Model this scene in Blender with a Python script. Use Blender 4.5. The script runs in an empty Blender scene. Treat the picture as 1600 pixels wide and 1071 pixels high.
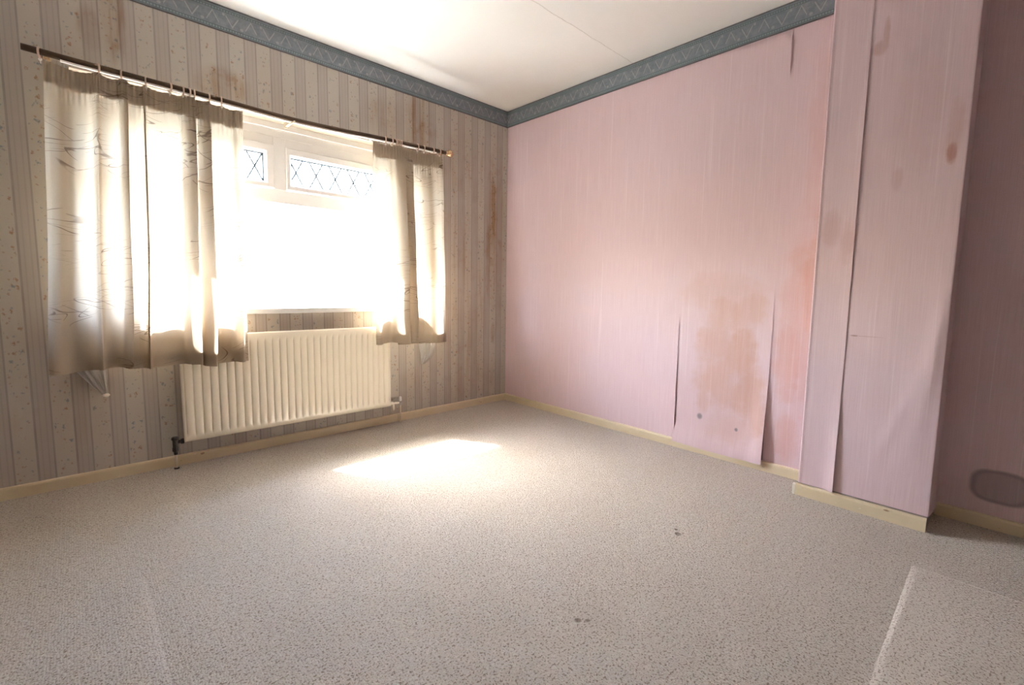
import bpy, bmesh, math, random
from mathutils import Vector, Matrix, Euler

# ------------------------------------------------------------------ camera, world, sun, exposure
S = bpy.context.scene
COL = S.collection
random.seed(7)

# room axes: the far corner (window wall / pink wall) is the origin, the window wall is y=0 (x<0),
# the pink wall is x=0 (y<0), z is up, metres.
cam_d = bpy.data.cameras.new('camera')
cam = bpy.data.objects.new('camera', cam_d)
COL.objects.link(cam)
right = Vector((0.70873313, -0.70522757, 0.0187462))
up = Vector((0.05724534, 0.08397404, 0.99482226))
fwd = Vector((0.70315029, 0.70399036, -0.09988618))
m = Matrix((right, up, -fwd)).transposed().to_4x4()
m.translation = Vector((-2.60783266, -3.02216564, 0.96114339))
cam.matrix_world = m
cam_d.sensor_width = 36.0
cam_d.lens = 727.84 * 36.0 / 1600.0
cam_d.shift_x = -42.57 / 1600.0
cam_d.shift_y = -10.89 / 1600.0
cam_d.clip_start = 0.02
S.camera = cam

SUN_TO = Vector((-0.50, 1.0, 1.38)).normalized()       # towards the sun
w = bpy.data.worlds.new('sky')
S.world = w
w.use_nodes = True
wn = w.node_tree.nodes
sky = wn.new('ShaderNodeTexSky')
sky.sky_type = 'NISHITA'
sky.sun_disc = False
sky.sun_elevation = math.asin(SUN_TO.z)
sky.sun_rotation = math.atan2(SUN_TO.x, SUN_TO.y)
sky.dust_density = 2.5
sky.air_density = 1.0
haze = wn.new('ShaderNodeHueSaturation')            # a hazy, paler blue
haze.inputs['Saturation'].default_value = 0.85
w.node_tree.links.new(sky.outputs[0], haze.inputs['Color'])
w.node_tree.links.new(haze.outputs[0], wn['Background'].inputs[0])
wn['Background'].inputs[1].default_value = 0.75

sun_d = bpy.data.lights.new('sun', 'SUN')
sun_d.energy = 11.0
sun_d.angle = math.radians(2.0)
sun_d.color = (1.0, 0.965, 0.91)
sun = bpy.data.objects.new('sun', sun_d)
COL.objects.link(sun)
sun.location = (-1.6, 3.0, 4.0)
sun.rotation_euler = SUN_TO.to_track_quat('Z', 'Y').to_euler()

S.view_settings.view_transform = 'Standard'
S.view_settings.look = 'None'
S.view_settings.gamma = 1.0
S.view_settings.use_curve_mapping = False
S.view_settings.exposure = 3.33
S.cycles.max_bounces = 14
S.cycles.diffuse_bounces = 10
S.cycles.transparent_max_bounces = 16
S.cycles.use_denoising = True

# ------------------------------------------------------------------ helpers
def obj(name, bm, mat, parent=None, smooth=False):
    me = bpy.data.meshes.new(name)
    bm.normal_update()
    bm.to_mesh(me)
    bm.free()
    if mat:
        me.materials.append(mat)
    if smooth:
        for p in me.polygons:
            p.use_smooth = True
    o = bpy.data.objects.new(name, me)
    COL.objects.link(o)
    if parent:
        o.parent = parent
    return o

def struct(name, bm, mat, parent=None, smooth=False):
    o = obj(name, bm, mat, parent, smooth)
    if parent is None:
        o['kind'] = 'structure'
    return o

def thing(name, label, cat, loc=(0, 0, 0), group=None):
    o = bpy.data.objects.new(name, None)
    COL.objects.link(o)
    o.location = loc
    o.empty_display_size = 0.05
    o['label'] = label
    o['category'] = cat
    if group:
        o['group'] = group
    return o

def under(o, parent):
    """parent a world-space mesh to an Empty that is not at the origin"""
    o.parent = parent
    t = Matrix.Translation(-parent_world(parent))
    o.data.transform(t)
    return o

def parent_world(p):
    v = Vector((0, 0, 0))
    while p:
        v += p.location
        p = p.parent
    return v

def box(bm, x0, x1, y0, y1, z0, z1, bevel=0.0):
    vs = [bm.verts.new((x, y, z)) for x in (x0, x1) for y in (y0, y1) for z in (z0, z1)]
    f = [(0, 1, 3, 2), (4, 6, 7, 5), (0, 4, 5, 1), (2, 3, 7, 6), (0, 2, 6, 4), (1, 5, 7, 3)]
    fs = [bm.faces.new([vs[i] for i in q]) for q in f]
    bmesh.ops.recalc_face_normals(bm, faces=fs)
    if bevel:
        es = list({e for q in fs for e in q.edges})
        bmesh.ops.bevel(bm, geom=es, offset=bevel, segments=2, affect='EDGES', profile=0.6)
    return bm

def bbox(*a, bevel=0.0):
    return box(bmesh.new(), *a, bevel=bevel)

def tube(bm, pts, r, seg=12, cap=True):
    """tube along a polyline; r is a number or a list"""
    pts = [Vector(p) for p in pts]
    rings = []
    n = len(pts)
    for i, p in enumerate(pts):
        t = (pts[min(i + 1, n - 1)] - pts[max(i - 1, 0)]).normalized()
        a = Vector((0, 0, 1)) if abs(t.z) < 0.9 else Vector((0, 1, 0))
        u = t.cross(a).normalized()
        v = t.cross(u)
        rr = r[i] if isinstance(r, (list, tuple)) else r
        rings.append([bm.verts.new(p + rr * (math.cos(k * 2 * math.pi / seg) * u + math.sin(k * 2 * math.pi / seg) * v)) for k in range(seg)])
    for a, b in zip(rings, rings[1:]):
        for k in range(seg):
            bm.faces.new((a[k], a[(k + 1) % seg], b[(k + 1) % seg], b[k]))
    if cap:
        bm.faces.new(list(reversed(rings[0])))
        bm.faces.new(rings[-1])
    bmesh.ops.recalc_face_normals(bm, faces=bm.faces)
    return bm

def torus(bm, c, R, r, axis='x', n=20, m_=8):
    c = Vector(c)
    g = []
    for i in range(n):
        a = 2 * math.pi * i / n
        row = []
        for j in range(m_):
            b = 2 * math.pi * j / m_
            rad = R + r * math.cos(b)
            row.append(bm.verts.new(c + Vector((r * math.sin(b), rad * math.cos(a), rad * math.sin(a)))))
        g.append(row)
    for i in range(n):
        for j in range(m_):
            bm.faces.new((g[i][j], g[(i + 1) % n][j], g[(i + 1) % n][(j + 1) % m_], g[i][(j + 1) % m_]))
    bmesh.ops.recalc_face_normals(bm, faces=bm.faces)
    return bm

def grid(nu, nv, fn, uv=None):
    bm = bmesh.new()
    g = [[bm.verts.new(fn(i / (nu - 1), j / (nv - 1))) for j in range(nv)] for i in range(nu)]
    lay = bm.loops.layers.uv.new('UVMap') if uv else None
    for i in range(nu - 1):
        for j in range(nv - 1):
            q = [(i, j), (i + 1, j), (i + 1, j + 1), (i, j + 1)]
            f = bm.faces.new([g[a][b] for a, b in q])
            if uv:
                for l, (a, b) in zip(f.loops, q):
                    l[lay].uv = uv(a / (nu - 1), b / (nv - 1))
    return bm

def sst(a, b, x):
    t = max(0.0, min(1.0, (x - a) / (b - a)))
    return t * t * (3 - 2 * t)

def catmull(P, n):
    out = []
    k = len(P) - 1
    for i in range(n):
        t = i / (n - 1) * k
        j = min(int(t), k - 1)
        f = t - j
        p0, p1, p2, p3 = P[max(j - 1, 0)], P[j], P[j + 1], P[min(j + 2, k)]
        out.append(tuple(0.5 * (2 * b + (c - a) * f + (2 * a - 5 * b + 4 * c - d) * f * f + (3 * b - a - 3 * c + d) * f ** 3)
                         for a, b, c, d in zip(p0, p1, p2, p3)))
    return out

# ------------------------------------------------------------------ material helpers
class NT:
    def __init__(self, name):
        self.m = bpy.data.materials.new(name)
        self.m.use_nodes = True
        self.t = self.m.node_tree
        self.n = self.t.nodes
        self.b = self.n['Principled BSDF']
        self.out = self.n['Material Output']
        tc = self.n.new('ShaderNodeTexCoord')
        self.tc = tc
        sp = self.n.new('ShaderNodeSeparateXYZ')
        self.t.links.new(tc.outputs['Object'], sp.inputs[0])
        self.P = tc.outputs['Object']
        self.x, self.y, self.z = (E(self, s) for s in sp.outputs)
    def link(self, a, b):
        if isinstance(a, E):
            a = a.s
        if isinstance(a, (int, float)):
            b.default_value = a
        elif isinstance(a, tuple):
            b.default_value = a if len(a) == len(b.default_value) else (*a, 1)
        else:
            self.t.links.new(a, b)
    def math(self, op, *a):
        n = self.n.new('ShaderNodeMath')
        n.operation = op
        for i, v in enumerate(a):
            self.link(v, n.inputs[i])
        return E(self, n.outputs[0])
    def vec(self, x, y, z=0.0):
        n = self.n.new('ShaderNodeCombineXYZ')
        for i, v in enumerate((x, y, z)):
            self.link(v, n.inputs[i])
        return n.outputs[0]
    def noise(self, v=None, scale=5.0, detail=2.0, rough=0.5):
        n = self.n.new('ShaderNodeTexNoise')
        self.t.links.new(v or self.P, n.inputs['Vector'])
        n.inputs['Scale'].default_value = scale
        n.inputs['Detail'].default_value = detail
        n.inputs['Roughness'].default_value = rough
        return E(self, n.outputs[0])
    def voro(self, v, scale, rnd=1.0):
        n = self.n.new('ShaderNodeTexVoronoi')
        self.t.links.new(v, n.inputs['Vector'])
        n.inputs['Scale'].default_value = scale
        n.inputs['Randomness'].default_value = rnd
        sp = self.n.new('ShaderNodeSeparateColor')
        self.t.links.new(n.outputs['Color'], sp.inputs[0])
        return E(self, n.outputs['Distance']), E(self, sp.outputs[0]), E(self, sp.outputs[1])
    def step(self, a, b, x):
        n = self.n.new('ShaderNodeMapRange')
        n.interpolation_type = 'SMOOTHSTEP'
        self.link(x, n.inputs[0])
        for i, v in enumerate((a, b, 0.0, 1.0)):
            n.inputs[1 + i].default_value = v
        return E(self, n.outputs[0])
    def mix(self, f, a, b):
        n = self.n.new('ShaderNodeMix')
        n.data_type = 'RGBA'
        self.link(f, n.inputs[0])
        self.link(a, n.inputs[6])
        self.link(b, n.inputs[7])
        return n.outputs[2]
    def mul(self, f, a, b):
        n = self.n.new('ShaderNodeMix')
        n.data_type = 'RGBA'
        n.blend_type = 'MULTIPLY'
        self.link(f, n.inputs[0])
        self.link(a, n.inputs[6])
        self.link(b, n.inputs[7])
        return n.outputs[2]
    def bump(self, h, strength=0.3, dist=0.002, to=None):
        n = self.n.new('ShaderNodeBump')
        n.inputs['Strength'].default_value = strength
        n.inputs['Distance'].default_value = dist
        self.link(h, n.inputs['Height'])
        self.t.links.new(n.outputs[0], (to or self.b).inputs['Normal'])
        return n.outputs[0]
    def done(self, col=None, rough=0.6, metal=0.0, spec=None):
        if col is not None:
            self.link(col, self.b.inputs['Base Color'])
        self.link(rough, self.b.inputs['Roughness'])
        self.b.inputs['Metallic'].default_value = metal
        if spec is not None:
            self.b.inputs['Specular IOR Level'].default_value = spec
        return self.m

class E:
    def __init__(self, t, s):
        self.t, self.s = t, s
    def __add__(self, o): return self.t.math('ADD', self, o)
    __radd__ = __add__
    def __mul__(self, o): return self.t.math('MULTIPLY', self, o)
    __rmul__ = __mul__
    def __sub__(self, o): return self.t.math('SUBTRACT', self, o)
    def __rsub__(self, o): return self.t.math('SUBTRACT', o, self)
    def __truediv__(self, o): return self.t.math('DIVIDE', self, o)
    def abs(self): return self.t.math('ABSOLUTE', self)
    def frac(self): return self.t.math('FRACT', self)
    def max(self, o): return self.t.math('MAXIMUM', self, o)
    def min(self, o): return self.t.math('MINIMUM', self, o)
    def lt(self, o): return self.t.math('LESS_THAN', self, o)
    def gt(self, o): return self.t.math('GREATER_THAN', self, o)
    def near(self, c, w_):                      # 1 at c, 0 beyond w_
        return 1.0 - self.t.step(0.3 * w_, w_, (self - c).abs())

def blob(t, s, z, c, r, wob, soft=0.9):
    """soft ellipse (1 inside) with a wobbly outline"""
    d = (((s - c[0]) / r[0]) * ((s - c[0]) / r[0]) + ((z - c[1]) / r[1]) * ((z - c[1]) / r[1])) + wob
    return 1.0 - t.step(1.0 - soft, 1.0 + soft * 0.4, d)

def plain(name, col, rough=0.5, metal=0.0, var=0.06, scale=12.0, bump=0.0, spec=None):
    t = NT(name)
    n = t.noise(scale=scale, detail=4)
    dark = tuple(c * (1 - 2 * var) for c in col)
    lite = tuple(min(1, c * (1 + 2 * var)) for c in col)
    c = t.mix(n, dark, lite)
    if bump:
        t.bump(t.noise(scale=scale * 8, detail=3), bump, 0.002)
    return t.done(c, rough, metal, spec)

M = {}

# --- striped floral wallpaper (window wall)
def striped_paper():
    t = NT('striped_floral_wallpaper')
    s, z = t.x + t.y, t.z
    u = ((s + 2.386) / 0.1265).frac()
    narrow = t.step(0.0, 0.02, u) * (1.0 - t.step(0.41, 0.43, u))
    col = t.mix(narrow, (0.52, 0.485, 0.43), (0.47, 0.425, 0.385))
    inner = u.near(0.13, 0.03).max(u.near(0.29, 0.03)) * 0.35
    col = t.mix(inner, col, (0.35, 0.315, 0.30))
    line = u.near(0.005, 0.035).max(u.near(0.995, 0.035)).max(u.near(0.427, 0.035))
    inn = t.noise(t.vec(s * 3.0, z * 1.0), 6.0)
    col = t.mix(line * (0.2 + inn * 0.7), col, (0.245, 0.215, 0.205))
    # sprigs of leaves in the wide band
    wide = t.step(0.46, 0.5, u) * (1.0 - t.step(0.92, 0.96, u))
    v = t.vec(s + t.noise(t.vec(s, z), 60.0) * 0.012, z * 0.8 + t.noise(t.vec(z, s), 60.0) * 0.012)
    d, c1, c2 = t.voro(v, 62.0)
    keep = c2.gt(0.45)
    sp = (1.0 - t.step(0.16, 0.30, d)) * keep * wide
    spc = t.mix(c1.gt(0.62), (0.40, 0.26, 0.17), (0.27, 0.31, 0.33))
    col = t.mix(sp * 0.65, col, spc)
    d2, c3, c4 = t.voro(v, 36.0)
    sp2 = (1.0 - t.step(0.08, 0.30, d2 + (t.noise(v, 150.0, 3) - 0.5) * 0.9)) * c4.gt(0.35) * wide
    col = t.mix(sp2 * 0.8, col, t.mix(c3.gt(0.5), (0.36, 0.21, 0.12), (0.22, 0.27, 0.30)))
    # brown damp stains running down the paper
    drip = t.step(0.46, 0.72, t.noise(t.vec(s * 16.0, z * 1.1), 1.0, 4, 0.65))
    spots = t.step(0.50, 0.70, t.noise(t.vec(s * 9.0, z * 7.0), 1.0, 5, 0.7))
    wob = (t.noise(t.vec(s, z), 7.0, 4) - 0.5) * 1.1
    A = None
    for c, r, k in [((-2.41, 2.20), (.05, .26), 1.0), ((-2.49, 2.09), (.05, .10), .8), ((-1.98, 2.0), (.13, .10), .9),
                    ((-0.82, 2.05), (.14, .32), .8), ((-0.13, 1.40), (.13, .75), 1.0), ((-0.14, .59), (.03, .09), 1.2),
                    ((-0.45, .9), (.30, .9), .55), ((-1.05, 2.08), (.2, .12), .5), ((-0.40, 1.85), (.3, .3), .45),
                    ((-2.70, .5), (.2, .5), .25), ((-0.5, .25), (.5, .2), .5)]:
        b = blob(t, s, z, c, r, wob) * k
        A = b if A is None else A.max(b)
    st = A * (drip * 0.65 + spots * 0.35 + 0.25)
    col = t.mul((st * 1.15).min(1.0), col, (0.64, 0.43, 0.26))
    base = t.noise(t.vec(s * 1.5, z * 0.7), 1.6, 3)
    col = t.mul(t.step(0.4, 0.75, base) * 0.35, col, (0.86, 0.74, 0.60))
    t.bump(t.noise(t.vec(s, z), 420.0), 0.12, 0.001)
    return t.done(col, 0.75, spec=0.2)
M['striped'] = striped_paper()

# --- pink textured wallpaper (right wall, chimney breast, alcove)
def pink_paper(name, where):
    t = NT(name)
    s, z = (t.y - (t.x + 0.1865) if where == 'breast' else t.y), t.z
    fine = t.noise(t.vec(s * 330.0, z * 5.0), 1.0, 2)
    mid = t.noise(t.vec(s * 90.0, z * 0.8), 1.0, 2)
    lines = t.step(0.60, 0.74, mid)
    weft = t.noise(t.vec(s * 25.0, z * 420.0), 1.0, 1)
    col = t.mix(fine, (0.63, 0.46, 0.495), (0.77, 0.61, 0.64))
    col = t.mix(lines * 0.4, col, (0.84, 0.72, 0.735))
    cloud = t.noise(t.vec(s, z), 1.3, 3)
    col = t.mul(t.step(0.45, 0.8, cloud) * 0.4, col, (0.95, 0.88, 0.84))
    wob = (t.noise(t.vec(s, z), 9.0, 4, 0.65) - 0.5) * 2.2
    streak = t.noise(t.vec(s * 38.0, z * 3.0), 1.0, 3) * 0.9 + 0.45
    def wash(col, spots, tint, k):
        A = None
        for c, r, kk in spots:
            b = blob(t, s, z, c, r, wob) * kk
            A = b if A is None else A.max(b)
        return t.mul((A * k * streak).min(1.0), col, tint)
    if where == 'right':
        col = wash(col, [((-1.91, .84), (.15, .13), .75), ((-1.86, .66), (.14, .12), .8), ((-2.02, .87), (.12, .10), .7), ((-1.99, .60), (.10, .20), 1.0),
                         ((-2.05, .40), (.11, .20), 1.0), ((-1.88, .45), (.16, .20), .8), ((-2.10, .30), (.06, .16), .9), ((-1.80, .36), (.05, .12), .7),
                         ((-1.87, .95), (.25, .12), .4), ((-2.0, .2), (.2, .12), .4)],
                   (0.85, 0.65, 0.45), 0.72)
        col = wash(col, [((-2.33, .98), (.07, .30), 1.0), ((-2.36, 1.25), (.05, .25), .8), ((-2.25, .62), (.09, .26), 1.0), ((-2.26, .20), (.06, .16), .8),
                         ((-2.30, .8), (.12, .5), .7), ((-2.33, 1.75), (.08, .5), .4)],
                   (0.90, 0.60, 0.45), 0.55)
        hole = blob(t, s, z, (-1.779, .222), (.018, .020), wob * .35).max(blob(t, s, z, (-1.998, .189), (.010, .011), wob * .35))
        col = t.mix((hole * 0.8).min(1.0), col, (0.20, 0.19, 0.20))
    if where == 'breast':
        col = wash(col, [((-2.822, 1.515), (.018, .045), 1.3), ((-2.825, 1.60), (.03, .12), .45), ((-2.56, 1.98), (.03, .03), .7), ((-2.58, 2.03), (.012, .07), .7),
                         ((-2.66, 1.44), (.02, .05), .35), ((-2.44, 1.25), (.04, .09), .4), ((-2.50, 1.2), (.03, .1), .4),
                         ((-2.72, 1.7), (.10, .25), .2)], (0.66, 0.46, 0.36), 0.7)
        tear = blob(t, s, z, (-2.558, .782), (.016, .004), wob * .3).max(blob(t, s, z, (-2.60, .782), (.07, .002), wob * .3) * .5)
        col = t.mix(tear * 0.7, col, (0.35, 0.2, 0.17))
    if where == 'alcove':
        # grey mould patch low in the alcove, darker round its rim
        ra, rb = ((s + 3.065) / .090).abs(), ((z - .178) / .068).abs()
        ring = ra * ra * ra + rb * rb * rb + wob * 0.22
        tail = blob(t, s, z, (-3.20, .20), (.12, .030), wob * 0.15, 0.4)
        ins = (1.0 - t.step(0.80, 1.15, ring)).max(tail)
        rim = ring.near(0.90, 0.5)
        col = t.mix(ins * (0.38 + 0.35 * fine), col, (0.20, 0.17, 0.175))
        col = t.mix(rim * 0.32, col, (0.11, 0.10, 0.105))
    t.bump(fine * 0.7 + weft * 0.3 + lines * 0.6, 0.22, 0.0012)
    return t.done(col, 0.7, spec=0.25)
M['pink'] = pink_paper('pink_linen_wallpaper', 'right')
M['pink_breast'] = pink_paper('pink_linen_breast_wallpaper', 'breast')
M['pink_alcove'] = pink_paper('pink_linen_alcove_wallpaper', 'alcove')

# --- blue-grey printed border
def border_paper():
    t = NT('slate_blue_border_paper')
    s, z = t.x + t.y, t.z
    grain = t.noise(t.vec(s, z), 190.0, 3, 0.7)
    cloud = t.noise(t.vec(s, z), 26.0, 4, 0.7)
    col = t.mix(t.step(0.3, 0.7, cloud), (0.165, 0.195, 0.222), (0.245, 0.275, 0.305))
    col = t.mix(t.step(0.5, 0.75, grain) * 0.5, col, (0.24, 0.26, 0.285))
    u = ((s + 2.1085) / 0.1735).frac()          # 0 = centre of a V
    a = ((u + 0.5).frac() - 0.5).abs() * 0.1735  # distance to the V centre, metres
    b = (u - 0.5).abs() * 0.1735                 # distance to the inverted V centre
    bev = t.noise(t.vec(s, z), 300.0) * 0.5 + 0.6
    V = ((z - 2.306) - a * 1.75).abs().lt(0.0046) * a.lt(0.029)
    A = ((2.362 - z) - b * 1.90).abs().lt(0.0046) * b.lt(0.027)
    V2 = ((z - 2.320) - a * 1.75).abs().lt(0.0024) * a.lt(0.021)
    col = t.mix(V2 * 0.5, col, (0.20, 0.15, 0.17))
    col = t.mix((V.max(A) * bev).min(1.0) * 0.65, col, (0.46, 0.45, 0.47))
    # little flowers between the strokes
    q = (((s + 2.066) / 0.1735).frac() - 0.5).abs() * 0.1735
    q1 = 0.08675 - q
    fl = (q1 * q1 + (z - 2.309) * (z - 2.309)).lt(0.00006)
    q2 = (((s + 2.147) / 0.1735).frac() - 0.5).abs() * 0.1735
    q3 = 0.08675 - q2
    fl2 = (q3 * q3 + (z - 2.358) * (z - 2.358)).lt(0.00004)
    col = t.mix(fl.max(fl2) * 0.55, col, (0.42, 0.42, 0.43))
    # two beaded rows
    du = (s / 0.0125).frac() - 0.5
    bead = du.abs().lt(0.33)
    row = (z - 2.2865).abs().lt(0.0042).max((z - 2.3765).abs().lt(0.0036))
    band = (z - 2.2865).abs().lt(0.0085).max((z - 2.3765).abs().lt(0.007))
    col = t.mix(band * 0.7, col, (0.095, 0.125, 0.135))
    col = t.mix(row * bead * 0.8, col, (0.25, 0.32, 0.34))
    edge = z.lt(2.276)
    col = t.mix(edge * 0.75, col, (0.07, 0.055, 0.055))
    top = t.step(2.388, 2.397, z)
    col = t.mix(top * 0.6, col, (0.05, 0.048, 0.045))
    t.bump(grain, 0.15, 0.001)
    return t.done(col, 0.6, spec=0.3)
M['border'] = border_paper()

# --- speckled loop pile carpet
def carpet(name, tint=1.0):
    t = NT(name)
    p = t.vec(t.x * 1.0, t.y * 1.0, 0.0)
    n1 = t.noise(p, 165.0, 2, 0.6)
    n2 = t.noise(p, 75.0, 3, 0.6)
    n3 = t.noise(p, 3.0, 4, 0.6)
    n4 = t.noise(t.vec(t.x * 1.3, t.y), 260.0, 1)
    d, c1, c2 = t.voro(p, 165.0, 0.55)
    k = tint
    col = t.mix(n4, (0.45 * k, 0.405 * k, 0.350 * k), (0.63 * k, 0.580 * k, 0.515 * k))
    fleck = t.step(0.54, 0.63, n1 + (n2 - 0.5) * 0.18)
    col = t.mix(fleck * 0.85, col, (0.20, 0.145, 0.10))
    fl2 = t.step(0.60, 0.70, n2) * 0.35
    col = t.mix(fl2, col, (0.27, 0.20, 0.145))
    col = t.mix(c1.gt(0.88) * 0.3, col, (0.74, 0.70, 0.64))
    col = t.mul(t.step(0.45, 0.75, n3) * 0.22, col, (0.82, 0.76, 0.70))
    dent = None
    for c, r in [((-0.957, -2.174), .013), ((-0.93, -2.15), .008), ((-1.62, -2.215), .011), ((-1.60, -2.235), .008)]:
        b = blob(t, t.x, t.y, c, (r, r), (n2 - 0.5) * 0.5)
        dent = b if dent is None else dent.max(b)
    col = t.mix(dent * 0.7, col, (0.17, 0.125, 0.09))
    t.bump((1.0 - d) * 0.8 + n1 * 0.6 - dent * 2.0, 0.75, 0.006)
    t.b.inputs['Sheen Weight'].default_value = 0.15
    return t.done(col, 0.95, spec=0.1)
M['carpet'] = carpet('beige_fleck_carpet')
M['carpet2'] = carpet('flattened_fleck_carpet', 1.09)

# --- ceiling
def ceiling_mat():
    t = NT('off_white_ceiling_paint')
    n = t.noise(t.vec(t.x, t.y), 2.2, 4, 0.6)
    col = t.mix(n, (0.78, 0.77, 0.745), (0.85, 0.845, 0.83))
    wob = (t.noise(t.vec(t.x, t.y), 5.0, 4) - 0.5) * 1.2
    st = blob(t, t.x, t.y, (-0.05, -0.12), (0.35, 0.5), wob)
    col = t.mul(st * 0.35, col, (0.90, 0.80, 0.68))
    seam = t.y + (t.noise(t.vec(t.x, t.y), 4.0, 5, 0.7) - 0.5) * 0.035
    crack = seam.near(-1.212, 0.0035)
    col = t.mix(crack * 0.5, col, (0.45, 0.42, 0.38))
    sp = t.step(0.70, 0.76, t.noise(t.vec(t.x, t.y), 30.0, 2)) * (1.0 - t.step(0.02, 0.22, (t.x * -1.0).min(t.y * -1.0)))
    col = t.mix(sp * 0.35, col, (0.45, 0.40, 0.34))
    t.bump(t.noise(t.vec(t.x, t.y), 110.0, 4, 0.6) * 0.5 + t.noise(t.vec(t.x, t.y), 6.0, 2) * 2.0 - crack, 0.25, 0.004)
    return t.done(col, 0.8, spec=0.2)
M['ceiling'] = ceiling_mat()

# --- baseboard paint
def baseboard_mat():
    t = NT('yellowed_cream_gloss_paint')
    n = t.noise(scale=7, detail=5)
    col = t.mix(n, (0.62, 0.51, 0.33), (0.74, 0.64, 0.46))
    chip = t.step(0.70, 0.74, t.noise(scale=34, detail=4))
    col = t.mix(chip * 0.8, col, (0.80, 0.76, 0.66))
    ch2 = t.step(0.72, 0.75, t.noise(t.vec(t.x * 20.0, t.y * 20.0, t.z * 60.0), 1.0, 3))
    col = t.mix(ch2 * 0.7, col, (0.26, 0.15, 0.08))
    wob = (t.noise(scale=80, detail=2) - 0.5) * 0.6
    knot = blob(t, t.y, t.z, (-2.73, .047), (.012, .004), wob)
    col = t.mix(knot * 0.8, col, (0.22, 0.10, 0.04))
    t.bump(t.noise(scale=60, detail=3), 0.2, 0.001)
    return t.done(col, 0.38)
M['baseboard'] = baseboard_mat()

# --- curtain fabric: cream cloth that lets light through, printed with thin brown twigs
def curtain_mat(name, trans):
    t = NT(name)
    uvs = t.n.new('ShaderNodeSeparateXYZ')
    t.t.links.new(t.tc.outputs['UV'], uvs.inputs[0])
    u, v = E(t, uvs.outputs[0]), E(t, uvs.outputs[1])
    weave = t.noise(t.vec(u * 60.0, v * 700.0), 1.0, 1) * 0.5 + t.noise(t.vec(u * 700.0, v * 60.0), 1.0, 1) * 0.5
    col = t.mix(weave, (0.60, 0.52, 0.42), (0.72, 0.645, 0.54))
    warp = t.noise(t.vec(u, v), 9.0, 2) * 0.05
    tw = None
    for k, (fx, fy, off, sl) in enumerate([(1.2, 8.0, 0.0, .22), (1.6, 7.0, 7.3, -.25), (0.9, 10.0, 3.1, .05), (1.8, 9.0, 11.0, .45)]):
        n = t.noise(t.vec(u * fx + off, (v + u * sl) * fy, off), 1.0, 1.0, 0.4)
        l = 1.0 - t.step(0.012, 0.036, ((n * 9.0).frac() - 0.5).abs())
        l = l * t.step(0.48, 0.53, t.noise(t.vec(u * 6.0 + off, v * 11.0), 1.0, 1))
        tw = l if tw is None else tw.max(l)
    clus = t.noise(t.vec(u * 2.2 + 4.0, v * 4.5), 1.0, 2)
    tw = tw * t.step(0.46, 0.56, clus)
    bud = t.step(0.84, 0.87, t.noise(t.vec(u * 55.0, v * 80.0), 1.0, 1)) * t.step(0.5, 0.58, clus)
    ink = (tw * 0.85).max(bud * 0.7)
    col = t.mix(ink, col, (0.17, 0.11, 0.085))
    dirt = t.step(0.35, 0.8, t.noise(t.vec(u * 1.5, v * 2.5), 1.6, 4))
    col = t.mul(dirt * 0.35, col, (0.86, 0.76, 0.62))
    d = t.n.new('ShaderNodeBsdfDiffuse')
    tr = t.n.new('ShaderNodeBsdfTranslucent')
    mx = t.n.new('ShaderNodeMixShader')
    t.link(t.mul(1.0, col, (0.70, 0.655, 0.60)), d.inputs[0])
    t.link(t.mix(0.35, col, (0.95, 0.895, 0.79)), tr.inputs[0])
    nb = t.bump(weave, 0.2, 0.0006, to=d)
    mx.inputs[0].default_value = trans
    t.t.links.new(d.outputs[0], mx.inputs[1])
    t.t.links.new(tr.outputs[0], mx.inputs[2])
    t.t.links.new(mx.outputs[0], t.out.inputs[0])
    t.n.remove(t.b)
    return t.m
M['curtain'] = curtain_mat('twig_print_curtain_cloth', 0.235)
M['tape'] = curtain_mat('curtain_heading_cloth', 0.06)

def net_mat():
    t = NT('grey_net_cloth')
    n = t.noise(scale=160, detail=2)
    col = t.mix(n, (0.56, 0.55, 0.53), (0.74, 0.72, 0.69))
    d = t.n.new('ShaderNodeBsdfDiffuse')
    tr = t.n.new('ShaderNodeBsdfTranslucent')
    mx = t.n.new('ShaderNodeMixShader')
    t.link(col, d.inputs[0])
    t.link(col, tr.inputs[0])
    mx.inputs[0].default_value = 0.4
    t.t.links.new(d.outputs[0], mx.inputs[1])
    t.t.links.new(tr.outputs[0], mx.inputs[2])
    t.t.links.new(mx.outputs[0], t.out.inputs[0])
    t.n.remove(t.b)
    return t.m
M['net'] = net_mat()

# --- window glass: a thin clear pane
def glass_mat():
    t = NT('clear_window_glass')
    tr = t.n.new('ShaderNodeBsdfTransparent')
    tr.inputs[0].default_value = (0.97, 0.985, 0.98, 1)
    gl = t.n.new('ShaderNodeBsdfGlossy')
    gl.inputs['Roughness'].default_value = 0.02
    fr = t.n.new('ShaderNodeFresnel')
    fr.inputs[0].default_value = 1.45
    mx = t.n.new('ShaderNodeMixShader')
    ge = t.n.new('ShaderNodeNewGeometry')          # only the face a ray enters by reflects
    k = E(t, fr.outputs[0]) * (1.0 - E(t, ge.outputs['Backfacing']))
    t.link(k, mx.inputs[0])
    t.t.links.new(tr.outputs[0], mx.inputs[1])
    t.t.links.new(gl.outputs[0], mx.inputs[2])
    t.t.links.new(mx.outputs[0], t.out.inputs[0])
    t.n.remove(t.b)
    return t.m
M['glass'] = glass_mat()

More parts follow.
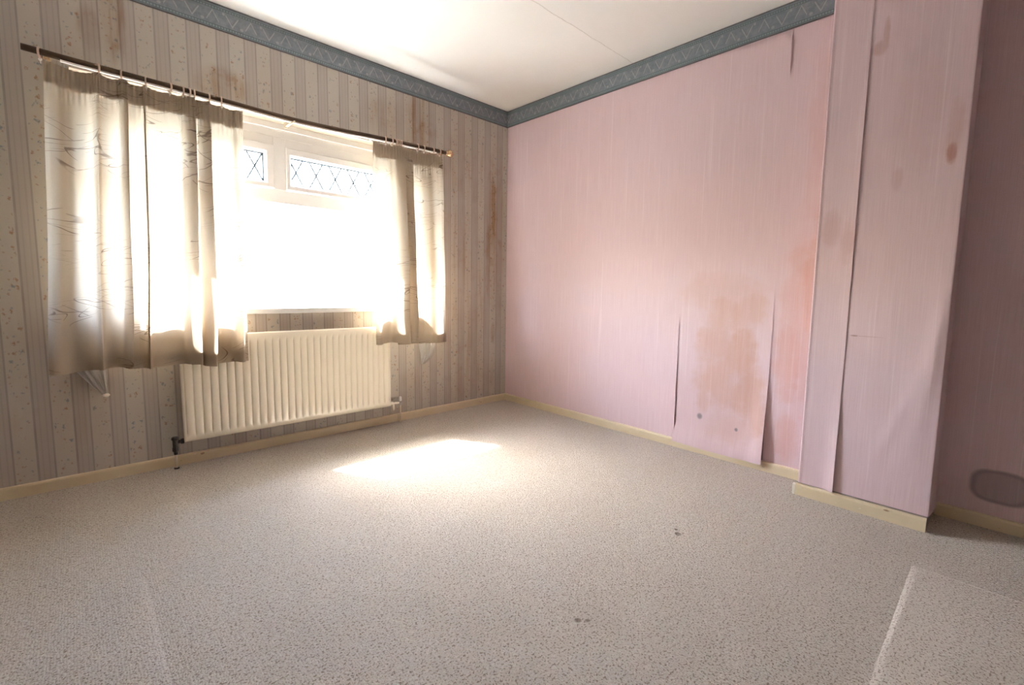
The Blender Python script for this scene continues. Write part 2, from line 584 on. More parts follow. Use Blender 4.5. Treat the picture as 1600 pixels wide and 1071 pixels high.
M['frame'] = plain('white_window_frame', (0.79, 0.79, 0.79), 0.35, var=0.02)
M['reveal'] = plain('cream_reveal_paint', (0.46, 0.40, 0.32), 0.6, var=0.05)
M['sill'] = plain('white_sill_gloss_paint', (0.66, 0.655, 0.64), 0.3, var=0.03)
M['lead'] = plain('blue_grey_lead_came', (0.14, 0.19, 0.25), 0.5, 0.3)
M['plaster'] = plain('bare_grey_plaster', (0.30, 0.26, 0.23), 0.9, var=0.15)
M['brick'] = plain('outside_render', (0.50, 0.48, 0.46), 0.9)
M['radiator'] = plain('cream_radiator_enamel', (0.83, 0.76, 0.62), 0.10, var=0.025, scale=4, spec=0.65)
M['brown_rail'] = plain('dark_antique_brass', (0.085, 0.055, 0.035), 0.32, 0.75, var=0.2)
M['brass'] = plain('polished_brass', (0.78, 0.55, 0.33), 0.22, 0.9)
M['ring'] = plain('pale_brass_ring', (0.66, 0.50, 0.40), 0.3, 0.5)
M['white_plastic'] = plain('white_plastic', (0.85, 0.83, 0.78), 0.35)
M['cream_plastic'] = plain('yellowed_plastic', (0.80, 0.73, 0.56), 0.4)
M['dark_valve'] = plain('tarnished_dark_valve', (0.055, 0.052, 0.05), 0.4, 0.5, var=0.25, scale=60)
M['chrome'] = plain('chrome_nut', (0.62, 0.63, 0.64), 0.15, 1.0)
M['pipe'] = plain('painted_pipe', (0.62, 0.53, 0.40), 0.4, var=0.1, scale=40)
M['ground'] = plain('pale_paving', (0.20, 0.205, 0.19), 0.9, var=0.12, scale=3)
M['sun_overhang'] = plain('white_overhang_paint', (0.70, 0.70, 0.68), 0.6)  # for the added overhang, out of view, that cuts the sun
M['backwall'] = plain('faded_cream_wallpaper', (0.27, 0.23, 0.20), 0.8)

# ------------------------------------------------------------------ the room shell
H = 2.4
XL, YB = -3.30, -4.50
WX0, WX1, WZ0, WZ1 = -2.57, -0.80, 0.79, 1.905     # window opening

# floor: a finer grid where the camera sees it
struct('floor', bbox(XL - .12, .20, YB - .12, .27, -.15, 0.0), M['carpet'])
floor = bpy.data.objects['floor']

def pad(x0, x1, y0, y1, h, r):
    """flattened rectangle of pile with rounded shoulders"""
    xs = [x0, x0 + r * .3, x0 + r, (x0 + x1) / 2, x1 - r, x1 - r * .3, x1]
    ys = [y0, y0 + r * .3, y0 + r, (y0 + y1) / 2, y1 - r, y1 - r * .3, y1]
    prof = [0, .7, 1, 1, 1, .7, 0]
    bm = bmesh.new()
    g = [[bm.verts.new((xs[i], ys[j], 0.0005 + h * min(prof[i], prof[j]))) for j in range(7)] for i in range(7)]
    for i in range(6):
        for j in range(6):
            bm.faces.new((g[i][j], g[i + 1][j], g[i + 1][j + 1], g[i][j + 1]))
    return bm
obj('carpet_patch', pad(-1.95, -.545, -3.75, -2.858, .012, .022), M['carpet2'], floor, True)
obj('carpet_patch', pad(-3.18, -2.495, -2.35, -1.105, .007, .03), M['carpet'], floor, True)

struct('ceiling', bbox(XL - .12, .20, YB - .12, .27, H, H + .15), M['ceiling'])

# window wall with its opening
bm = bmesh.new()
T = .27
box(bm, XL - .12, WX0, 0, T, 0, H)
box(bm, WX1, .0, 0, T, 0, H)
box(bm, WX0, WX1, 0, T, 0, WZ0)
box(bm, WX0, WX1, 0, T, WZ1, H)
wf = struct('wall_front', bm, M['striped'])
# plastered reveal lining the opening
bm = bmesh.new()
box(bm, WX0, WX1, .002, .11, WZ1 - .004, WZ1 + .001)
box(bm, WX0 - .001, WX0 + .004, .002, .11, WZ0, WZ1)
box(bm, WX1 - .004, WX1 + .001, .002, .11, WZ0, WZ1)
obj('reveal_lining', bm, M['reveal'], wf)

struct('wall_right', bbox(0.004, .2, -2.42, T, 0, H), M['plaster'])
wr = bpy.data.objects['wall_right']
struct('chimney_breast', bbox(-.1845, .2, -2.862, -2.380, 0, H), M['plaster'])
cb = bpy.data.objects['chimney_breast']
struct('wall_alcove', bbox(.056, .2, YB - .12, -2.80, 0, H), M['pink_alcove'])
struct('wall_left', bbox(XL - .12, XL, YB, 0, 0, H), M['striped'])
struct('wall_back', bbox(XL - .12, .2, YB - .12, YB, 0, H), M['backwall'])

# --- pink paper hung in drops over the right wall; loose edges stand off the wall
def paper(y0, y1, z0, z1, lift, parent, nu=14, nv=50, x0=0.0):
    def fn(a, b):
        y = y0 + (y1 - y0) * a
        zz = z0(a) if callable(z0) else z0
        z = zz + (z1 - zz) * b
        return (x0 + 0.0018 - lift(a, z) * (1 - sst(2.22, 2.268, z)), y, z)
    bm = grid(nu, nv, fn)
    o = obj('wallpaper_drop', bm, M['pink'], parent, True)
    return o

ZB = .052
def ripple(a, z, k=0.0012):
    return 0.0
paper(0.0, -.56, ZB, H, lambda a, z: .0002, wr)
paper(-.56, -1.09, ZB, H, lambda a, z: .0002, wr)
def lift3(a, z):       # next to the left seam: bubbles away low down
    return .0002 + .006 * sst(.55, .97, a) * (1 - sst(.15, .85, z)) + .0035 * sst(.9, 1, a) * (1 - sst(.7, .95, z))
paper(-1.09, -1.62, ZB, H, lift3, wr, nu=26)
def lift4(a, z):       # hangs loose over the baseboard, right edge curls out
    low = 1 - sst(.06, .62, z)
    e = sst(.72, 1.0, a)
    v = .001 + .0215 * (1 - sst(.05, .16, z)) + .034 * e * e * low * (1 - .5 * (1 - sst(.05, .16, z)))
    v += .006 * sst(.85, 1, a) * (1 - sst(.7, 1.0, z))
    v += .010 * sst(.80, 1, a) * sst(2.0, 2.2, z)
    v += .006 * math.exp(-((a - .78 - (z - .12) * .9) / .05) ** 2) * (1 - sst(.1, .3, z))
    return v
paper(-1.615, -2.156, lambda a: .036 - .006 * a * (1 - a) * 4 + .004 * sst(.9, 1, a), H, lift4, wr, nu=30, nv=70)
def lift5(a, z):
    v = .0002 + .004 * (1 - sst(0, .25, a)) * (1 - sst(.6, 1.0, z))
    v += .008 * math.exp(-((a - .45) / .22) ** 2) * sst(.1, .3, z) * (1 - sst(.5, .7, z))
    v += .006 * math.exp(-((a - .55 - (2.27 - z) * 1.1) / .16) ** 2) * sst(1.8, 2.25, z)
    return v
paper(-2.150, -2.384, ZB, H, lift5, wr, nu=16)

# --- chimney breast papers
XBF = -.1845
def breast_a():
    pts = [(0.0, -2.3785), (-.06, -2.3785), (-.12, -2.3785), (-.178, -2.3785), (-.1865, -2.381), (-.1885, -2.387)] + \
          [(XBF - .0022, -2.39 - i * .01) for i in range(14)]
    pts[-1] = (XBF - .0022, -2.528)
    n = len(pts)
    def fn(a, b):
        i = min(int(round(a * (n - 1))), n - 1)
        x, y = pts[i]
        z = .058 + (H - .058) * b
        e = sst(-2.47, -2.528, y) if y < -2.47 else 0
        e = max(0.0, min(1.0, (-2.47 - y) / .058)) ** 1.6
        if y > -2.39:
            e = 0
        lf = e * (.0025 + .016 * (1 - sst(.05, .6, z)) + .004 * sst(.8, 1.4, z) * (1 - sst(1.7, 2.1, z)))
        return (x - lf, y, z)
    return grid(n, 50, fn)
obj('wallpaper_drop', breast_a(), M['pink_breast'], cb, True)
def breast_b():
    ys = [-2.524 - i * .012 for i in range(28)]
    pts = [(XBF - .0014, y) for y in ys] + [(XBF - .0014, -2.8575), (XBF - .0013, -2.8620), (XBF - .0005, -2.8652), (XBF + .0015, -2.8655), (XBF + .005, -2.8655)] + \
          [(XBF + .03 * k + .007, -2.8655) for k in range(1, 8)] + [(.0545, -2.8655)]
    n = len(pts)
    def fn(a, b):
        i = min(int(round(a * (n - 1))), n - 1)
        x, y = pts[i]
        back = max(0.0, (x - XBF) / .24)
        zb = .062 - .026 * back
        z = zb + (H - zb) * b
        if x < XBF - .0007:
            # paper bellies out and creases diagonally towards the lower right corner
            c = -2.845 + .20 * sst(.95, .12, z) ** 1.0 if False else -2.845 + .19 * (1 - sst(.10, .95, z)) ** 1.3
            d = (y - c)
            belly = .006 * math.exp(-(d / .028) ** 2) * sst(.10, .3, z) * (1 - sst(.75, 1.15, z))
            belly += .009 * sst(c + .05, c - .02, y) if False else 0
            if y < c:
                belly += .005 * (1 - sst(.6, 1.05, z)) * sst(.07, .25, z) * math.sin(min(1, (c - y) / max(.02, c + 2.86)) * math.pi) ** 2
            x -= belly * (1 - sst(-2.84, -2.8575, y) * .75)
        else:
            y -= .006 * (1 - sst(.05, .3, z)) * math.sin(min(1, back * 2) * math.pi / 2)
        return (x, y, z)
    return grid(n, 64, fn)
obj('wallpaper_drop', breast_b(), M['pink_breast'], cb, True)

# --- border strips under the ceiling
struct('trim_1', bbox(XL, -.001, -.0035, -.0003, 2.270, 2.3985), M['border'])
struct('trim_2', bbox(-.0065, -.0030, -2.378, -.0035, 2.270, 2.3985), M['border'])

# --- baseboards
def board(p0, p1, nrm, h=.0535, t_=.0172, ch=.006):
    """painted board from p0 to p1 against a wall, with a chamfered top; nrm points into the room"""
    p0, p1, nrm = Vector(p0), Vector(p1), Vector(nrm)
    prof = [(0, 0), (t_, 0), (t_, h - ch * 1.6), (t_ - ch * .35, h - ch * .5), (t_ - ch, h), (0, h)]
    bm = bmesh.new()
    n = max(2, int((p1 - p0).length / .12))
    rows = []
    for i in range(n + 1):
        p = p0.lerp(p1, i / n)
        jit = random.uniform(-.0008, .0008)
        rows.append([bm.verts.new(p + nrm * (a + .0006 + (jit if a > 0 else 0)) + Vector((0, 0, c + (jit if c > 0 else 0)))) for a, c in prof])
    k = len(prof)
    for a, b in zip(rows, rows[1:]):
        for j in range(k):
            bm.faces.new((a[j], a[(j + 1) % k], b[(j + 1) % k], b[j]))
    bm.faces.new(rows[0])
    bm.faces.new(list(reversed(rows[-1])))
    bmesh.ops.recalc_face_normals(bm, faces=bm.faces)
    return bm
struct('baseboard_front', board((XL, 0, 0), (-1.0195, 0, 0), (0, -1, 0)), M['baseboard'])
b2 = board((-1.0175, 0, 0), (-.0005, 0, 0), (0, -1, 0))
obj('board_length', b2, M['baseboard'], bpy.data.objects['baseboard_front'])
struct('baseboard_right', board((.002, -.019, 0), (.002, -2.372, 0), (-1, 0, 0)), M['baseboard'])
struct('baseboard_breast', board((XBF - .001, -2.374, 0), (XBF - .001, -2.862, 0), (-1, 0, 0), h=.0555, t_=.0175), M['baseboard'])
bb = bpy.data.objects['baseboard_breast']
bm = bmesh.new()
box(bm, XBF - .020, XBF - .002, -2.3735, -2.362, 0, .052, 0.002)
obj('mitred_end', bm, plain('chipped_white_paint', (0.82, 0.79, 0.70), 0.5), bb)
struct('baseboard_alcove', board((.056, -2.869, 0), (.056, YB, 0), (-1, 0, 0), h=.0545), M['baseboard'])
struct('baseboard_left', board((XL, YB, 0), (XL, -.02, 0), (1, 0, 0)), M['baseboard'])

# ------------------------------------------------------------------ window
win = bpy.data.objects.new('window_1', None)
COL.objects.link(win)
win['kind'] = 'structure'
FY0, FY1 = .105, .165
ZT0, ZT1 = 1.442, 1.520        # transom
MX0, MX1 = -1.728, -1.662      # mullion
FB = WZ0 + .03
HEAD = 1.822
bm = bmesh.new()
box(bm, WX0, WX1, FY0, FY1, HEAD, WZ1, .003)
obj('frame_head', bm, M['frame'], win)
obj('head_bead', bbox(WX0 + .05, WX1 - .05, FY0 - .012, FY0 + .01, HEAD + .045, WZ1 - .004, bevel=.003), M['frame'], win)
obj('frame_jamb', bbox(WX0, WX0 + .055, FY0, FY1, FB, HEAD, bevel=.003), M['frame'], win)
obj('frame_jamb', bbox(WX1 - .055, WX1, FY0, FY1, FB, HEAD, bevel=.003), M['frame'], win)
obj('frame_bottom_rail', bbox(WX0 + .055, WX1 - .055, FY0, FY1, FB, FB + .055, bevel=.003), M['frame'], win)
obj('transom', bbox(WX0 + .055, WX1 - .055, FY0, FY1, ZT0, ZT1, bevel=.003), M['frame'], win)
obj('mullion', bbox(MX0, MX1, FY0, FY1, ZT1, HEAD, bevel=.003), M['frame'], win)
obj('glazing_bead', bbox(WX0 + .055, WX1 - .055, FY0 + .012, FY0 + .03, ZT0 - .014, ZT0, bevel=.002), M['frame'], win)
obj('pane', bbox(WX0 + .05, WX1 - .05, .140, .144, FB + .05, ZT0 + .005), M['glass'], win)

def fanlight(x0, x1, gx0, gx1, phase):
    """opening top light: sash with glass and stuck-on lead diamonds"""
    z0, z1 = ZT1, HEAD
    gz0, gz1 = 1.562, 1.722
    if x0 < -2: pass
    bm = bmesh.new()
    ya, yb = FY0 - .010, FY1 - .01
    z0s, z1s = z0 + .004, 1.772
    # four mitred sash members with a bevel running in to the glass
    o = [(x0, z0s), (x1, z0s), (x1, z1s), (x0, z1s)]
    i_ = [(gx0, gz0), (gx1, gz0), (gx1, gz1), (gx0, gz1)]
    d = .012
    mid = [(gx0 - d, gz0 - d), (gx1 + d, gz0 - d), (gx1 + d, gz1 + d), (gx0 - d, gz1 + d)]
    rings = [[(x, yb, z) for x, z in o], [(x, ya + .004, z) for x, z in o],
             [(x + (.004 if k in (0, 3) else -.004), ya, z + (.004 if k in (0, 1) else -.004)) for k, (x, z) in enumerate(o)],
             [(x, ya + .002, z) for x, z in mid], [(x, ya + .024, z) for x, z in i_], [(x, yb, z) for x, z in i_]]
    vs = [[bm.verts.new(p) for p in r] for r in rings]
    for a, b in zip(vs, vs[1:] + vs[:1]):
        for k in range(4):
            bm.faces.new((a[k], a[(k + 1) % 4], b[(k + 1) % 4], b[k]))
    bmesh.ops.recalc_face_normals(bm, faces=bm.faces)
    f = obj('fanlight', bm, M['frame'], win)
    yg = .130
    obj('pane', bbox(gx0 - .004, gx1 + .004, yg + .001, yg + .005, gz0 - .004, gz1 + .004), M['glass'], f)
    # head filler above the sash
    obj('sash_stop', bbox(x0, x1, FY0, FY1, z1s, z1, bevel=.002), M['frame'], f)
    P, W_, hh = .1185, .083, gz1 - gz0
    th = .0050
    def strip(p, q):
        p, q = Vector((p[0], yg - .0006, p[1])), Vector((q[0], yg - .0006, q[1]))
        return obj('lead_strip', tube(bmesh.new(), [p, q], th, 6), M['lead'], f)
    # border leads
    strip((gx0, gz1 - .002), (gx1, gz1 - .002)).scale = (1, 1, 1)
    strip((gx1 - .002, gz0), (gx1 - .002, gz1)) if x1 < -1.7 else strip((gx0 + .002, gz0), (gx0 + .002, gz1))
    k0 = math.floor((gx0 - phase) / P) - 2
    x = phase + k0 * P
    while x < gx1 + P:
        for s in (1, -1):
            xa = x if s == 1 else x + W_
            pts = []
            # clip the diagonal to the glass
            t0, t1 = 0.0, 1.0
            xb = xa + s * W_
            for lim, lo in ((gx0, True), (gx1, False)):
                tt = (lim - xa) / (xb - xa)
                if (xa < lim) if lo else (xa > lim):
                    t0 = max(t0, tt)
                if (xb < lim) if lo else (xb > lim):
                    t1 = min(t1, tt)
            if t1 - t0 > .05:
                strip((xa + (xb - xa) * t0, gz1 - hh * t0), (xa + (xb - xa) * t1, gz1 - hh * t1))
        x += P
fanlight(WX0 + .055, MX0, WX0 + .10, -1.776, -1.777 - .086)
fanlight(MX1, WX1 - .055, -1.628, WX1 - .10, -1.521)

# inside sill board
obj('sill', bbox(WX0 + .001, WX1 - .001, -.030, .11, WZ0 - .001, WZ0 + .030, bevel=.006), M['sill'], win)
# outside sill
obj('outer_sill', bbox(WX0 + .001, WX1 - .001, .160, .31, WZ0, WZ0 + .03, bevel=.004), M['frame'], win)

# ------------------------------------------------------------------ outside: ground and an unseen overhang added to trim the sun patch
struct('ground', bbox(-14, 14, T + .02, 30, -.5, -.35), M['ground'])
struct('sun_trimming_overhang', bbox(-6, 4, T, .775, 2.44, 2.62), M['sun_overhang'])

# ------------------------------------------------------------------ curtain pole
pole = thing('curtain_pole', 'dark antique brass curtain pole above the window with a brass ball finial', 'curtain pole', (-1.68, -.09, 1.88))
PX = [(-2.704, 1.908), (-2.5, 1.901), (-2.236, 1.897), (-2.0, 1.892), (-1.70, 1.884), (-1.4, 1.892), (-1.17, 1.904), (-.9, 1.912), (-.66, 1.918)]
def pole_z(x):
    for (a, za), (b, zb) in zip(PX, PX[1:]):
        if x <= b:
            return za + (zb - za) * (x - a) / (b - a)
    return PX[-1][1]
PR = .0135
def pl(bm, name, mat, smooth=True, par=None):
    return under(obj(name, bm, mat, None, smooth), par or pole)
pts = catmull([(x, -.09, z) for x, z in PX], 40)
pl(tube(bmesh.new(), pts, PR, 16), 'pole_tube', M['brown_rail'])
# white corded track let into the underside
bm = bmesh.new()
tr = [p for p in pts if -2.62 < p[0] < -.72]
for a, b in zip(tr, tr[1:]):
    pass
rows = []
for p in tr:
    rows.append([bm.verts.new((p[0], p[1] + dy, p[2] - PR + dz)) for dy, dz in ((-.007, .004), (-.007, -.0045), (.007, -.0045), (.007, .004))])
for a, b in zip(rows, rows[1:]):
    for k in range(4):
        bm.faces.new((a[k], a[(k + 1) % 4], b[(k + 1) % 4], b[k]))
bm.faces.new(rows[0]); bm.faces.new(rows[-1])
bmesh.ops.recalc_face_normals(bm, faces=bm.faces)
pl(bm, 'track', M['white_plastic'], False)
# finial: collar and ball
bm = bmesh.new()
xs = -.66
tube(bm, [(xs - .002, -.09, 1.918), (xs + .004, -.09, 1.918), (xs + .008, -.09, 1.918), (xs + .014, -.09, 1.918)], [.0150, .0175, .0165, .010], 16)
bmesh.ops.create_uvsphere(bm, u_segments=18, v_segments=12, radius=.0255, matrix=Matrix.Translation((xs + .034, -.09, 1.919)))
pl(bm, 'finial', M['brass'])
bm = tube(bmesh.new(), [(xs + .0575, -.09, 1.919), (xs + .064, -.09, 1.919)], [.008, .005], 12)
pl(bm, 'finial_tip', M['brass'], True)
# brackets
def bracket(x, mat, lever=False):
    z = pole_z(x)
    bm = bmesh.new()
    box(bm, x - .012, x + .012, -.006, -.0005, z - .03, z + .03, .001)
    box(bm, x - .006, x + .006, -.10, -.004, z - PR - .010, z - PR - .0045, .001)
    box(bm, x - .007, x + .007, -.078, -.072, z - PR - .006, z + .010, .001)
    b = pl(bm, 'bracket', mat, False)
    if lever:
        bm = bmesh.new()
        tube(bm, [(x + .012, -.112, z - PR + .002), (x - .002, -.108, z - PR - .010), (x - .022, -.096, z - PR - .026)], [.004, .0045, .0035], 8)
        pl(bm, 'bracket_lever', M['cream_plastic'])
    return b
bracket(-2.632, M['brass'])
bracket(-1.684, M['cream_plastic'], True)
bracket(-.700, M['brass'])
# a spare white glider in the bare stretch of track
bm = bmesh.new()
torus(bm, (-1.224, -.094, pole_z(-1.224) - PR - .010), .008, .0022, n=14, m_=6)
pl(bm, 'glider', M['white_plastic'])

# ------------------------------------------------------------------ curtains
def ray_x(px):
    """x on the curtain plane for a measured position along the rail (linear pieces of the survey)"""
    T_ = [(60, -2.66), (68, -2.642), (153, -2.475), (190, -2.397), (228, -2.312), (265, -2.224), (303, -2.129), (346, -2.014), (376, -1.93), (383, -1.91),
          (582, -1.208), (612, -1.077), (637, -.961), (652, -.889), (676, -.769), (692, -.685)]
    for (a, xa), (b, xb) in zip(T_, T_[1:]):
        if px <= b:
            return xa + (xb - xa) * (px - a) / (b - a)
    return T_[-1][1]

def make_curtain(label, ctrl, rings, x_low, zt, zb, seed, sag, flare=None, pinch=None):
    rnd = random.Random(seed)
    n = 12 * (len(ctrl) - 1) + 1
    plan = catmull([(ray_x(a), b) for a, b in ctrl], n)
    # arc length for the print
    L = [0.0]
    for p, q in zip(plan, plan[1:]):
        L.append(L[-1] + math.hypot(q[0] - p[0], q[1] - p[1]))
    x_top0, x_top1 = plan[0][0], plan[-1][0]
    root = thing('curtain', label, 'curtain', ((x_top0 + x_top1) / 2, -.09, zb))
    ring_x = sorted(rings)
    ph = [rnd.uniform(0, 6.28) for _ in range(6)]
    def zt_at(x):
        # the heading droops between its hooks
        prev = max([r for r in ring_x if r <= x], default=x_top0)
        nxt = min([r for r in ring_x if r > x], default=x_top1)
        g = max(nxt - prev, 1e-4)
        f = (x - prev) / g
        return pole_z(x) - .0250 - min(.015, sag * g) * 4 * max(0, f) * max(0, 1 - f)
    def pos(i, t, dy=0.0):
        x, off = plan[i]
        f = i / (n - 1)
        amp = .70 + .85 * sst(0, .7, t)
        top = 1 - sst(.03, .12, t)
        y = -.092 - .036 * t + off * amp * (1 - .35 * top)
        y += top * .0035 * math.sin(L[i] * 330 + ph[0])
        y += .004 * math.sin(L[i] * 26 + t * 5 + ph[1]) * sst(.1, .5, t) + .003 * math.sin(t * 16 + ph[2] + f * 9)
        dx = x_low[0] + (x_low[1] - x_low[0]) * f
        xx = x + dx * t + .004 * math.sin(t * 8 + ph[3] + f * 14) * t
        if pinch:
            xx += pinch(f, t)
        z_t = zt_at(x)
        z_b = zb + .006 * math.sin(f * 17 + ph[4]) + .024 * (1 - f)
        z = z_t + (z_b - z_t) * t
        # keep clear of the wall, sill and radiator
        y = min(y, -.034 if z > .72 else -.096)
        return (xx, y + dy, z)
    def sheet(t0, t1, nv, dy):
        return grid(n, nv, lambda a, b: pos(int(round(a * (n - 1))), t0 + (t1 - t0) * b, dy),
                    uv=lambda a, b: (L[int(round(a * (n - 1)))] + seed, (t0 + (t1 - t0) * b) * (zt - zb)))
    o = under(obj('cloth', sheet(0, 1, 54, 0), M['curtain'], None, True), root)
    hm = under(obj('hem', sheet(.951, .9995, 5, .0022), M['tape'], None, True), root)
    tp = under(obj('heading_tape', sheet(.0005, .070, 6, .0024), M['tape'], None, True), root)
    for k, x in enumerate(rings):
        z = pole_z(x) - .006
        r = under(obj('curtain_ring', torus(bmesh.new(), (0, 0, 0), 0.0205, .0038, n=18, m_=6), M['ring'], None, True), root)
        r.data.transform(Matrix.Translation(parent_world(root)))
        r.location = Vector((x, -.09, z)) - parent_world(root)
        r.rotation_euler = (0, 0, rnd.uniform(-.25, .25))
        bm = bmesh.new()
        bmesh.ops.create_uvsphere(bm, u_segments=10, v_segments=6, radius=.0062, matrix=Matrix.Translation((0, -.001, -.0255)))
        tube(bm, [(0, .0, -.027), (0, .002, -.034), (0, .003, -.040)], .0014, 6)
        e = obj('ring_eye', bm, M['white_plastic'], r, True)
    return root

left_ctrl = [(68, -.012), (76, -.026), (88, -.024), (100, .000), (112, .018), (128, .020), (140, .006), (146, -.022), (150, -.030), (156, -.006), (168, .010),
             (182, .008), (188, -.016), (198, -.030), (196, -.012), (192, .004), (201, .010), (212, .016), (222, .010), (226, -.020), (223, -.012), (230, .008), (244, .012), (262, .018),
             (279, .014), (285, -.012), (300, -.036), (303, -.034), (296, -.012), (288, .006), (296, .018), (306, .012), (310, -.016), (324, -.040), (326, -.034), (318, -.012), (312, .010), (324, .018), (342, .020),
             (360, .012), (366, -.024), (371, -.028), (374, .0), (379, .006)]
right_ctrl = [(582, .006), (586, -.012), (593, .010), (603, .018), (609, .012), (614, -.012), (624, -.036), (629, -.040), (621, -.018), (616, .008), (621, .020), (631, .004), (638, -.026), (641, -.038),
              (634, -.030), (627, -.004), (630, .016), (640, .020), (650, .022), (659, .018), (667, -.004), (673, -.030), (681, -.022), (687, -.006), (692, .004)]
make_curtain('wide unlined cream curtain with brown twig print, hanging left of the bare window', left_ctrl,
             [-2.651, -2.475, -2.397, -2.312, -2.224, -2.172, -2.149, -2.129, -2.069, -2.014], (-.058, -.030), 1.872, .534, 3, .12)
def gather(f, t):
    return .0
make_curtain('narrow cream twig-print curtain bunched beside the pink wall, right of the window', right_ctrl,
             [-1.121, -1.077, -1.055, -1.043, -1.031, -1.010, -.889, -.840, -.769, -.716], (-.012, .006), 1.885, .556, 5, .10, pinch=gather)

# ------------------------------------------------------------------ scraps of old net curtain
def net_tail(label, x0, x1, ztop, tip, wtop, folds, knot, seed):
    rnd = random.Random(seed)
    root = thing('net_curtain', label, 'net curtain', (tip[0], -.03, tip[1]))
    nu, nv = 40, 26
    def fn(a, b):
        z = ztop + (tip[1] - ztop) * b
        # gathered cloth that narrows to its lowest corner
        f = max(0.0, (b - .62) / .38)
        xl = x0 + (tip[0] - .006 - x0) * f ** 1.05
        xr = x1 + (tip[0] + .008 - x1) * f ** 2.2
        x = xl + (xr - xl) * a
        y = -.022 - .010 * math.sin(a * folds * math.pi + seed) * (1 - .5 * f) - .004 * math.sin(a * 31 + b * 9) - .010 * b
        return (x, min(y, -.006), z)
    under(obj('net_cloth', grid(nu, nv, fn), M['net'], None, True), root)
    if knot:
        bm = bmesh.new()
        bmesh.ops.create_icosphere(bm, subdivisions=2, radius=.011, matrix=Matrix.Translation((tip[0] + .002, -.030, tip[1] + .002)) @ Matrix.Scale(1.25, 4, (1, 0, 0)))
        for v in bm.verts:
            v.co += Vector([rnd.uniform(-.0015, .0015) for _ in range(3)])
        under(obj('knot', bm, plain('cream_knot_cloth', (0.80, 0.74, 0.64), 0.8), None, True), root)
    return root
net_tail('grey net curtain scrap with a knotted end, drooping below the left curtain', -2.622, -2.515, .76, (-2.528, .416), .1, 7, True, 2)
net_tail('pale pointed corner of net curtain hanging below the right curtain', -.846, -.715, .76, (-.824, .395), .1, 5, False, 4)

# ------------------------------------------------------------------ radiator
rad = thing('radiator', 'cream ribbed panel radiator on the wall under the window', 'radiator', (-1.675, -.06, .13))
RX0, RX1, RZ0, RZ1 = -2.246, -1.100, .134, .690
YF, NR = -.088, 30
def rad_panel():
    zs = [RZ0, RZ0 + .004, RZ0 + .012, RZ0 + .030, RZ0 + .038, RZ0 + .05, .40, RZ1 - .056, RZ1 - .046, RZ1 - .036, RZ1 - .022, RZ1 - .008, RZ1 - .002, RZ1]
    mk = [0, 0, 0, 0, .5, 1, 1, 1, .5, 0, 0, 0, 0, 0]
    dz = [.016, .005, .0, .0, 0, 0, 0, 0, 0, 0, 0, .003, .008, .018]
    us = [0, .04, .09, .2, .5, .8, .91, .96]
    dp = [.0090, .0066, .0040, .0016, 0, .0016, .0040, .0066]
    m0 = .012
    wr_ = (RX1 - RX0 - 2 * m0) / NR
    cols = [(RX0, 0, .014), (RX0 + .002, 0, .006), (RX0 + .007, 0, .001)]
    for k in range(NR):
        for u, d in zip(us, dp):
            cols.append((RX0 + m0 + (k + u) * wr_, d, 0))
    cols += [(RX1 - m0, .0125, 0), (RX1 - .007, 0, .001), (RX1 - .002, 0, .006), (RX1, 0, .014)]
    bm = bmesh.new()
    g = []
    for x, d, e in cols:
        g.append([bm.verts.new((x, YF + d * mk[j] + max(e, dz[j]) + (0 if mk[j] else .0005), zs[j])) for j in range(len(zs))])
    for a, b in zip(g, g[1:]):
        for j in range(len(zs) - 1):
            bm.faces.new((a[j], b[j], b[j + 1], a[j + 1]))
    # close the back
    yb = YF + .034
    box(bm, RX0 + .0005, RX1 - .0005, YF + .018, yb, RZ0 + .0005, RZ1 - .0005)
    bmesh.ops.recalc_face_normals(bm, faces=bm.faces)
    return bm
o = under(obj('panel', rad_panel(), M['radiator'], None, True), rad)
for p in o.data.polygons:
    if len(p.vertices) == 4 and p.area > .05:
        p.use_smooth = False
for x in (-2.05, -1.30):
    under(obj('wall_bracket', bbox(x - .02, x + .02, YF + .033, -.001, .22, .62, bevel=.002), M['radiator'], None), rad)
# convector fins behind
bm = bmesh.new()
for k in range(44):
    x = RX0 + .05 + k * (RX1 - RX0 - .1) / 43
    box(bm, x - .0008, x + .0008, YF + .034, -.018, .20, .66)
f = under(obj('convector_fins', bm, M['radiator'], None), rad)
f['kind'] = 'stuff'
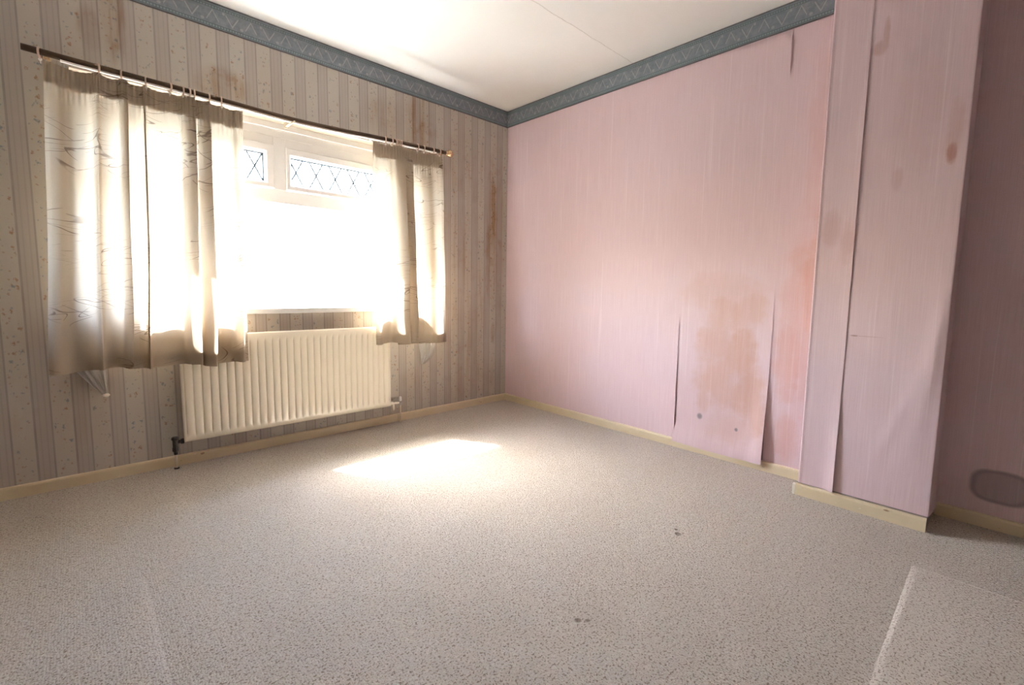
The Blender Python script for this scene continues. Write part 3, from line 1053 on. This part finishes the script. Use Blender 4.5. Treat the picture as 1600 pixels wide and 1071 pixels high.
# left valve: dark lockshield
vx, vy = -2.281, -.062
bm = bmesh.new()
tube(bm, [(vx, vy, .075), (vx, vy, .090), (vx, vy, .094), (vx, vy, .112), (vx, vy, .116), (vx, vy, .150), (vx, vy, .153)],
     [.008, .010, .014, .014, .012, .012, .010], 8)
tube(bm, [(vx + .008, vy, .140), (vx + .022, vy, .140), (vx + .0225, vy, .140), (vx + .036, vy, .140)], [.009, .009, .014, .014], 8)
v = under(obj('valve', bm, M['dark_valve'], None, False), rad)
v['label'] = 'dark tarnished valve at the lower left corner'
bm = tube(bmesh.new(), [(vx, vy, .150), (vx, vy, .155), (vx, vy, .166), (vx, vy, .170)], [.012, .0165, .0155, .010], 10)
c = obj('valve_cap', bm, M['dark_valve'], None, False)
under(c, rad); c.parent = v
bm = tube(bmesh.new(), [(vx, vy, .0), (vx, vy, .078)], .0062, 10)
under(obj('pipe', bm, M['pipe'], None, True), rad)
bm = tube(bmesh.new(), [(vx, vy, .0005), (vx, vy, .006), (vx, vy, .007)], [.0125, .0115, .0065], 12)
under(obj('pipe_collar', bm, M['dark_valve'], None, False), rad)
# right valve: cream tail, chrome nut, white cap
vx = -1.022
bm = bmesh.new()
tube(bm, [(RX1 - .004, vy, .150), (RX1 + .02, vy, .150), (RX1 + .021, vy, .148), (vx - .012, vy, .146)], [.013, .013, .0095, .0095], 10)
tube(bm, [(RX1 + .022, vy, .150), (RX1 + .026, vy, .118), (RX1 + .028, vy, .100)], [.0105, .009, .0075], 10)
v = under(obj('valve', bm, M['radiator'], None, True), rad)
v['label'] = 'cream valve tail with chrome nut and white cap at the lower right corner'
bm = tube(bmesh.new(), [(vx, vy, .128), (vx, vy, .131), (vx, vy, .153), (vx, vy, .156)], [.012, .0155, .0155, .012], 6)
c = under(obj('valve_nut', bm, M['chrome'], None, False), rad); c.parent = v
bm = tube(bmesh.new(), [(vx, vy, .155), (vx, vy, .158), (vx, vy, .186), (vx, vy, .189)], [.007, .0095, .0085, .006], 10)
c = under(obj('valve_cap', bm, M['white_plastic'], None, True), rad); c.parent = v
bm = tube(bmesh.new(), [(vx, vy, .0), (vx, vy, .130)], .0066, 10)
under(obj('pipe', bm, M['pipe'], None, True), rad)
